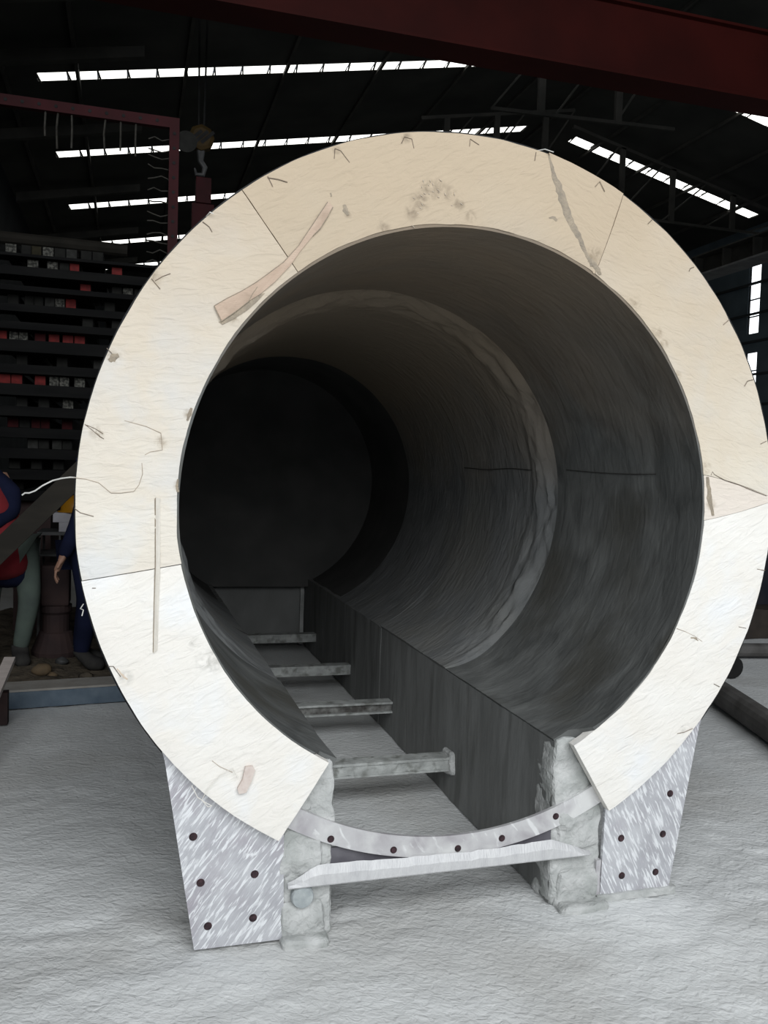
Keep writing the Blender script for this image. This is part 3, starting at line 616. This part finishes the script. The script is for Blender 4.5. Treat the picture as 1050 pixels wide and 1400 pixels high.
# hoist block
HY = 8.0; hx, hz = at(275, 190, y=HY)[[0, 2]]; k8 = 1.25
hk = empty('hoist_block', (hx, HY, hz), 'striped yellow hoist hook block hanging in the dark above the tube', 'hoist')
for dx in (-.05, .05): MB().tube([(hx+dx, HY, 7.15), (hx+dx*.6, HY, hz+.1)], .012, 6).build('cable', BLACK, hk)
MB().lathe([(.0, -.08), (.11, -.08), (.155, -.06), (.155, .06), (.11, .08), (0, .08)], (hx, HY, hz), 8, 'y').build('sheave_housing', YELD, hk, bevel=.008)
for a in (-.07, .0, .07): MB().box(-.02, .02, -.002, .0, -.1, .1, Matrix.Translation((hx+a, HY-.082, hz)) @ Matrix.Rotation(.8, 4, 'Y')).build('stripe', BLACK, hk)
MB().tube([(hx, HY, hz-.13), (hx, HY, hz-.26), (hx+.05, HY, hz-.33), (hx+.03, HY, hz-.42), (hx-.05, HY, hz-.42), (hx-.07, HY, hz-.35)], [.05, .035, .035, .03, .025, .01], 8).build('hook', GREYM, hk)
lx_, lz_ = at(278, 245, y=HY)[[0, 2]]
tag(MB().box(lx_-.09, lx_+.09, HY-.08, HY+.08, lz_-.30, lz_).box(lx_-.03, lx_+.03, HY-.015, HY+.015, lz_, lz_+.015).box(lx_-.13, lx_+.13, HY-.05, HY+.05, lz_-1.2, lz_-.30).build('hanging_load', RED, bevel=.006), 'dark red steel block hanging from the hoist hook', 'load')
# overhead crane girder
gd = empty('crane_girder', (4, 6, 5.96), 'dark red overhead crane girder crossing the upper right', 'crane')
MB().box(-2.9, 10.2, 5.85, 6.25, 5.96, 5.99).build('bottom_flange', REDG, gd); MB().box(-2.9, 10.2, 5.85, 6.25, 6.72, 6.75).build('top_flange', REDG, gd)
MB().box(-2.9, 10.2, 5.92, 6.2, 5.99, 6.72).build('web_box', REDG, gd)
MB().box(10.2, 10.9, 5.4, 6.7, 6.32, 6.70).build('end_carriage', REDG, gd)
# runway beam on the right
rb = empty('runway_beam', (10.5, 12, 5.9), 'dark steel crane runway beam with stiffeners along the right wall', 'beam')
MB().box(10.35, 10.85, 5, 26, 5.86, 5.90).build('bottom_flange', mat('runway_edge', (.16, .165, .165), (.12, .12, .12), scale=4), rb)
MB().box(10.35, 10.85, 5, 26, 6.27, 6.30).build('top_flange', mat('runway_top', (.05, .05, .046), (.04, .04, .036), scale=4), rb)
MB().box(10.56, 10.62, 5, 26, 5.90, 6.27).build('web', ROOFB, rb)
for y in np.arange(7, 24, .9): MB().box(10.37, 10.56, y, y+.05, 5.90, 6.27).build('stiffener', ROOFB, rb)
for k, y in enumerate((17.5, 23.0)):
    c = MB(); c.box(10.9, 11.3, y, y+.03, 0, 7.7); c.box(10.9, 11.3, y+.3, y+.33, 0, 7.7); c.box(11.08, 11.12, y+.03, y+.3, 0, 7.7); c.box(10.5, 10.9, y+.05, y+.28, 5.6, 5.86)
    tag(c.build('steel_column', WALLD), 'dark steel column carrying the crane runway, %s one' % ('nearer', 'farther')[k], 'column', 'columns of the right wall')
# roof trusses near the ridge
def truss(y, xa, xb, posts, lab):
    t = empty('roof_truss', ((xa+xb)/2, y, 6.8), lab, 'truss', 'roof trusses')
    zb = lambda x: 6.9 if xa > 6 else 6.9+.04*(x-xa)
    n = max(1, int(round((xb-xa)/1.1))); X = np.linspace(xa, xb, n+1)
    MB().bar((xa, y, zb(xa)), (xb, y, zb(xb)), .05).build('bottom_chord', ROOFB, t)
    tc = MB(); k = 8
    for i in range(k):
        x0 = xa+(xb-xa)*i/k; x1 = xa+(xb-xa)*(i+1)/k; tc.bar((x0, y, zroof(x0)-.19), (x1, y, zroof(x1)-.19), .06)
    tc.build('top_chord', ROOFB, t)
    for i in range(n):
        MB().bar((X[i], y, zb(X[i])), (X[i+1], y, zroof(X[i+1])-.19), .028).build('diagonal', ROOFB, t)
    for x in posts: MB().box(x-.055, x+.055, y-.03, y+.03, zb(x), zroof(x)-.19).build('post', ROOFB, t)
truss(13.2, 7.3, 12.6, [8.45, 9.65, 11.15], 'lattice roof truss below the right roof slope')
truss(9.3, 3.9, 7.0, [4.7, 6.0], 'near lattice roof truss left of the roof ridge')
truss(12.6, 3.9, 7.0, [4.4, 5.4, 6.4], 'far lattice roof truss left of the roof ridge')

# diagonal board leaning on the tube
a = Vector(at(0, 752, y=3.42)); b = Vector(at(76, 679, y=3.42)); d = (b-a).normalized()
end = a+d*((-1.20-a.x)/d.x); low = a-d*((a.z-.14)/d.z)
MBd = MB(); up = Vector((-d.z, 0, d.x)); pts = [low-up*.07, end-up*.07, end+up*.07, low+up*.07]
tag(MBd.prism([np.array(p)+np.array((0, -.02, 0)) for p in pts], (0, .045, 0)).build('leaning_board', BOARD, bevel=.003), 'long dark brown board leaning diagonally against the left of the tube', 'board')
# pale planks at the left edge
for k, (u, v, uu, vv, yy) in enumerate([(13.5, 901, -75, 1105, 2.62), (-9, 897, -130, 1100, 2.60)]):
    A_ = Vector(at(u, v, y=yy)); B_ = Vector(at(uu, vv, z=.02)); 
    d = (B_-A_).normalized(); q = d.cross(Vector((0, 0, 1))).normalized()
    m = MB(); s = q*.03; t = d.cross(q).normalized()*.014
    vsx = [A_-s-t, A_+s-t, A_+s+t, A_-s+t, B_-s-t, B_+s-t, B_+s+t, B_-s+t]
    m.add(vsx, [(0, 1, 2, 3), (7, 6, 5, 4), (0, 4, 5, 1), (1, 5, 6, 2), (2, 6, 7, 3), (3, 7, 4, 0)])
    tag(m.build('plank', PLANK, weld=True), ('pale plank leaning at the left edge before the curb, right of the pair', 'pale plank leaning at the left edge before the curb, left of the pair')[k], 'plank', 'pale planks at the left edge')
tr = MB(); c = at(-14, 930, y=2.66)
tr.box(c[0]-.35, c[0]+.1, 2.63, 2.70, 0, .19)
tag(tr.build('timber_block', BROWN), 'dark timber block propping the pale planks', 'block')

# bench with cartons and hard hat
bn = empty('metal_bench', (-1.5, 4.55, .0), 'dark metal bench frame between the two workers', 'bench')
zt = at(90, 727, y=4.5)[2]; zt2 = at(75, 757, y=4.5)[2]
MB().box(-1.78, -1.22, 4.45, 4.85, zt-.025, zt).build('bench_top', GREYM, bn)
MB().box(-1.78, -1.22, 4.45, 4.85, zt2-.015, zt2).build('shelf', GREYM, bn)
for x in (-1.775, -1.245):
    for y in (4.455, 4.83): MB().box(x, x+.02, y, y+.02, .07, zt-.025).build('leg', GREYM, bn)
for x in (-1.62, -1.45): MB().box(x, x+.012, 4.455, 4.467, zt2, zt-.025).build('upright', GREYM, bn)
p = at(88, 725, y=4.5)
tag(MB().box(p[0]-.04, p[0]+.22, 4.48, 4.72, zt, zt+.075).build('carton', PALEB, bevel=.004), 'lower pale carton on the metal bench', 'carton', 'cartons on the bench')
tag(MB().box(p[0]-.085, p[0]+.20, 4.48, 4.72, zt+.075, zt+.15).build('carton', PALEB, bevel=.004), 'upper pale carton under the yellow hard hat', 'carton', 'cartons on the bench')
def hardhat(c, parent=None, label=None, m=YEL):
    prof = [(.15, 0), (.152, .008), (.128, .014), (.125, .05), (.105, .095), (.07, .125), (.025, .138), (.001, .139)]
    o = MB().lathe(prof, c, 24).build('hard_hat', m, parent, smooth=True)
    MB().box(-.012, .012, -.11, .11, .118, .146, Matrix.Translation(c)).build('ridge', m, o, bevel=.004)
    if label: tag(o, label, 'hard hat')
    return o
hardhat((p[0]+.09, 4.6, zt+.151), None, 'yellow hard hat resting on pale cartons beside the ring')
# brown pedestal
pd = empty('machine_pedestal', (-1.6, 4.25, 0), 'dull brown machine pedestal with flared foot between the workers', 'machine')
cx = at(76, 880, y=4.25)[0]
MB().lathe([(.0, .06), (.17, .06), (.175, .10), (.15, .16), (.12, .24), (.10, .25), (.10, .38), (.115, .40), (.115, .45), (0, .45)], (cx, 4.25, 0), 20).build('pedestal_foot', BROWN, pd)
MB().box(cx-.10, cx+.10, 4.14, 4.36, .45, .76).build('pedestal_body', BROWN, pd, bevel=.02)

# ------------------------------------------------------------------ people
def skin_mesh(name, J, E, Rd, m, parent, root, sub=2):
    ks = list(J); me = bpy.data.meshes.new(name)
    me.from_pydata([J[k] for k in ks], [(ks.index(a), ks.index(b)) for a, b in E], []); me.update()
    o = bpy.data.objects.new(name, me); col.objects.link(o); me.materials.append(m)
    md = o.modifiers.new('skin', 'SKIN'); md.use_smooth_shade = True
    sv = me.skin_vertices[0].data
    for i, k in enumerate(ks):
        r = Rd[k]; sv[i].radius = r if hasattr(r, '__len__') else (r, r); sv[i].use_root = (k == root)
    s = o.modifiers.new('subdivision', 'SUBSURF'); s.levels = sub; s.render_levels = sub
    return child(o, parent)
def person(loc, label, lean, arms, legs, torso_m, sleeve_m, trouser_m, rot=0., hat=None, hem=False):
    root = empty('person', loc, label, 'person')
    lx, ly = lean
    V = lambda x, y, z: (loc[0]+math.cos(rot)*x-math.sin(rot)*y, loc[1]+math.sin(rot)*x+math.cos(rot)*y, loc[2]+z)
    T = lambda f, x, y, z: V(x+lx*f, y+ly*f, z)
    raw = {'pel': T(0, 0, 0, .90), 'waist': T(.25, 0, 0, 1.06), 'chest': T(.7, 0, 0, 1.26), 'neck': T(1, 0, 0, 1.42), 'head0': T(1.12, 0, -.01, 1.50), 'head1': T(1.22, 0, -.015, 1.58), 'head2': T(1.3, 0, -.005, 1.66)}
    Rd = {'pel': (.155, .11), 'waist': (.14, .10), 'chest': (.16, .115), 'neck': .055, 'head0': .062, 'head1': .088, 'head2': .07}
    E = [('pel', 'waist'), ('waist', 'chest'), ('chest', 'neck'), ('neck', 'head0'), ('head0', 'head1'), ('head1', 'head2')]
    raw['nose'] = T(1.2, 0, -.108, 1.57); Rd['nose'] = .014; E.append(('head1', 'nose'))
    for s, n in ((-1, 'L'), (1, 'R')):
        raw['ear'+n] = T(1.2, s*.09, .0, 1.575); Rd['ear'+n] = .018; E.append(('head1', 'ear'+n))
        sh = T(.85, s*.19, 0, 1.34); el, wr_ = arms[n]
        raw['sh'+n] = sh; raw['el'+n] = V(*el); raw['wr'+n] = V(*wr_); Rd['sh'+n] = .042; Rd['el'+n] = .045; Rd['wr'+n] = .03
        dv = (Vector(raw['wr'+n])-Vector(raw['el'+n])).normalized(); q = dv.cross(Vector((0, 1, 0))); q = q.normalized() if q.length > .1 else Vector((1, 0, 0)); fw = q.cross(dv)
        pm = Vector(raw['wr'+n])+dv*.075; raw['pm'+n] = tuple(pm); Rd['pm'+n] = (.034, .017)
        E += [('chest', 'sh'+n), ('sh'+n, 'el'+n), ('el'+n, 'wr'+n), ('wr'+n, 'pm'+n)]
        for i, (of, ln) in enumerate(((-.027, .062), (-.009, .074), (.009, .07), (.027, .054))):
            b1 = pm+fw*of+dv*.025; b2 = b1+dv*ln*.55+q*(-.012*s); b3 = b2+dv*ln*.4+q*(-.03*s)
            for t, (bb, rr) in enumerate(((b1, .0095), (b2, .0085), (b3, .007))):
                raw['f%d%d%s' % (i, t, n)] = tuple(bb); Rd['f%d%d%s' % (i, t, n)] = rr
            E += [('pm'+n, 'f%d0%s' % (i, n)), ('f%d0%s' % (i, n), 'f%d1%s' % (i, n)), ('f%d1%s' % (i, n), 'f%d2%s' % (i, n))]
        t1 = Vector(raw['wr'+n])+dv*.035-fw*.032; t2 = t1+dv*.035-fw*.022
        raw['t0'+n] = tuple(t1); raw['t1'+n] = tuple(t2); Rd['t0'+n] = .011; Rd['t1'+n] = .009; E += [('wr'+n, 't0'+n), ('t0'+n, 't1'+n)]
        hp, kn, an, toe = legs[n]
        for k_, p_, r_ in (('hp', hp, .095), ('kn', kn, .062), ('an', an, .042), ('toe', toe, .018)): raw[k_+n] = V(*p_); Rd[k_+n] = r_
        E += [('pel', 'hp'+n), ('hp'+n, 'kn'+n), ('kn'+n, 'an'+n), ('an'+n, 'toe'+n)]
    skin_mesh('body', raw, E, Rd, SKIN, root, 'pel')
    def sub(name, keys, ed, scale, m, rootk, ov={}):
        J = {k: raw[k] for k in keys}; J.update({k: v[0] for k, v in ov.items()})
        rr = {k: (tuple(np.array(Rd[k])*scale+.012) if hasattr(Rd[k], '__len__') else Rd[k]*scale+.012) for k in keys}; rr.update({k: v[1] for k, v in ov.items()})
        return skin_mesh(name, J, ed, rr, m, root, rootk)
    sub('trousers', ['pel', 'hpL', 'knL', 'anL', 'hpR', 'knR', 'anR'], [('pel', 'hpL'), ('hpL', 'knL'), ('knL', 'anL'), ('pel', 'hpR'), ('hpR', 'knR'), ('knR', 'anR')], 1.12, trouser_m, 'pel')
    hemp = {'hem': (T(0, 0, 0, .58 if hem else .80), (.29, .22)), 'collar': (T(.98, 0, 0, 1.40), .075)}
    sub('jacket', ['waist', 'chest'], [('hem', 'waist'), ('waist', 'chest'), ('chest', 'collar')], 1.38 if hem else 1.16, torso_m, 'chest', hemp)
    for n in 'LR':
        ci = tuple((Vector(raw['chest'])*.45+Vector(raw['sh'+n])*.55)+Vector((0, 0, .045)))
        sub('sleeve', ['sh'+n, 'el'+n, 'wr'+n], [('ci', 'sh'+n), ('sh'+n, 'el'+n), ('el'+n, 'wr'+n)], 1.15, sleeve_m, 'sh'+n, {'ci': (ci, .145), 'sh'+n: (raw['sh'+n], .115)})
        a_ = Vector(raw['an'+n]); t_ = Vector(raw['toe'+n])
        skin_mesh('boot', {'a': tuple(a_+Vector((0, 0, .06))), 'b': tuple(a_+Vector((0, 0, -.02))), 'c': tuple(t_+(t_-a_)*.18)}, [('a', 'b'), ('b', 'c')], {'a': .06, 'b': .066, 'c': (.058, .046)}, mat('boot_leather', (.03, .028, .028), (.05, .048, .045), scale=12), root, 'b')
    if hem: sub('shirt_hem', ['pel'], [('h1', 'pel')], 1.2, NAVY, 'pel', {'h1': (T(0, 0, 0, .53), (.20, .16))})
    hc = Vector(raw['head2'])
    if hat: hardhat(tuple(hc+Vector((0, 0, -.01))), root, m=hat)
    else:
        h_ = MB().lathe([(.095, -.02), (.103, .02), (.098, .06), (.07, .1), (.02, .115), (0.001, .116)], (hc.x, hc.y+.015, hc.z-.01), 18).build('hair', BLACK, root, smooth=True)
    return root
ST = lambda s, x=.10: None
man = person((-1.92, 3.95, .075), 'worker in red vest, navy sleeves and grey-green trousers at the left edge', (-.28, -.03),
       {'L': ((-.50, -.05, 1.12), (-.52, -.22, .95)), 'R': ((.04, -.10, 1.10), (-.10, -.24, 1.0))},
       {'L': ((-.10, 0, .84), (-.13, -.02, .47), (-.12, .02, .07), (-.13, -.13, .03)), 'R': ((.10, 0, .84), (.15, -.03, .47), (.075, .03, .07), (.12, -.13, .03))},
       REDV, NAVY, TROU, hem=True)
tagm = at(8, 769, y=3.76); 
child(MB().box(tagm[0]-.02, tagm[0]+.02, 3.74, 3.76, tagm[2]-.012, tagm[2]+.012).build('reflective_tag', mat('tag_yellow', (.7, .55, .15)), man), man)
person((-1.385, 3.80, .075), 'worker in dark navy clothes half hidden behind the left of the ring', (.0, -.10),
       {'R': ((.25, -.02, 1.06), (.22, -.12, .86)), 'L': ((-.24, .03, 1.04), (-.25, .13, .80))},
       {'L': ((-.09, 0, .84), (-.10, -.03, .47), (-.10, .02, .07), (-.11, -.13, .03)), 'R': ((.09, 0, .84), (.10, .0, .47), (.10, .05, .07), (.11, -.10, .03))},
       NAVY, NAVY, NAVY, rot=1.5)

# ================================================================== RIGHT BACKGROUND
a = at(984, 947, z=.09); b = at(1062, 1000, z=.09)
d = (Vector(b)-Vector(a)).normalized()
pp_ = MB(); A_ = Vector(a)-d*.5; B_ = Vector(b)+d*1.4
pp_.tube([A_, B_], .085, 16); tag(pp_.build('steel_pipe', PIPE, weld=True), 'dark grey pipe lying on the floor right of the tube', 'pipe')
c = at(1000, 938, y=2.95)
rl = MB().lathe([(.03, -.02), (.085, -.02), (.085, .7), (.03, .7)], (c[0], 2.95, .086), 18, 'y').build('pipe_roll', BLACK); tag(rl, 'black round roll end lying behind the grey pipe', 'roll')
c = at(1035, 925, y=3.6)
tag(MB().tube([(c[0]-.4, 3.62, .07), (c[0]+1.6, 3.30, .07)], .06, 12).build('round_pole', PIPE), 'thin pole lying on the floor behind the grey pipe', 'pole')
bs = empty('covered_stack', (3.9, 5, 0), 'dark covered stack standing beyond the pipe on the right', 'stack')
rough_box(MB(), 3.3, 5.4, 4.6, 6.4, -.002, 1.9, .03, .12, 2, 7).build('cover', mat('dark_tarp', (.016, .018, .026), (.03, .028, .034), scale=4, bump=.5, bscale=8), bs, smooth=True)
rough_box(MB(), 3.25, 5.3, 4.35, 4.58, -.002, .30, .02, .08, 4, 8).build('skid', mat('skid_brown', (.06, .05, .042), (.04, .034, .03), scale=6), bs, smooth=True)
stone(1033, 955, 2.2, .022, PALEB, 9, 'small pale pebble beside the pipe on the right', z=.0)
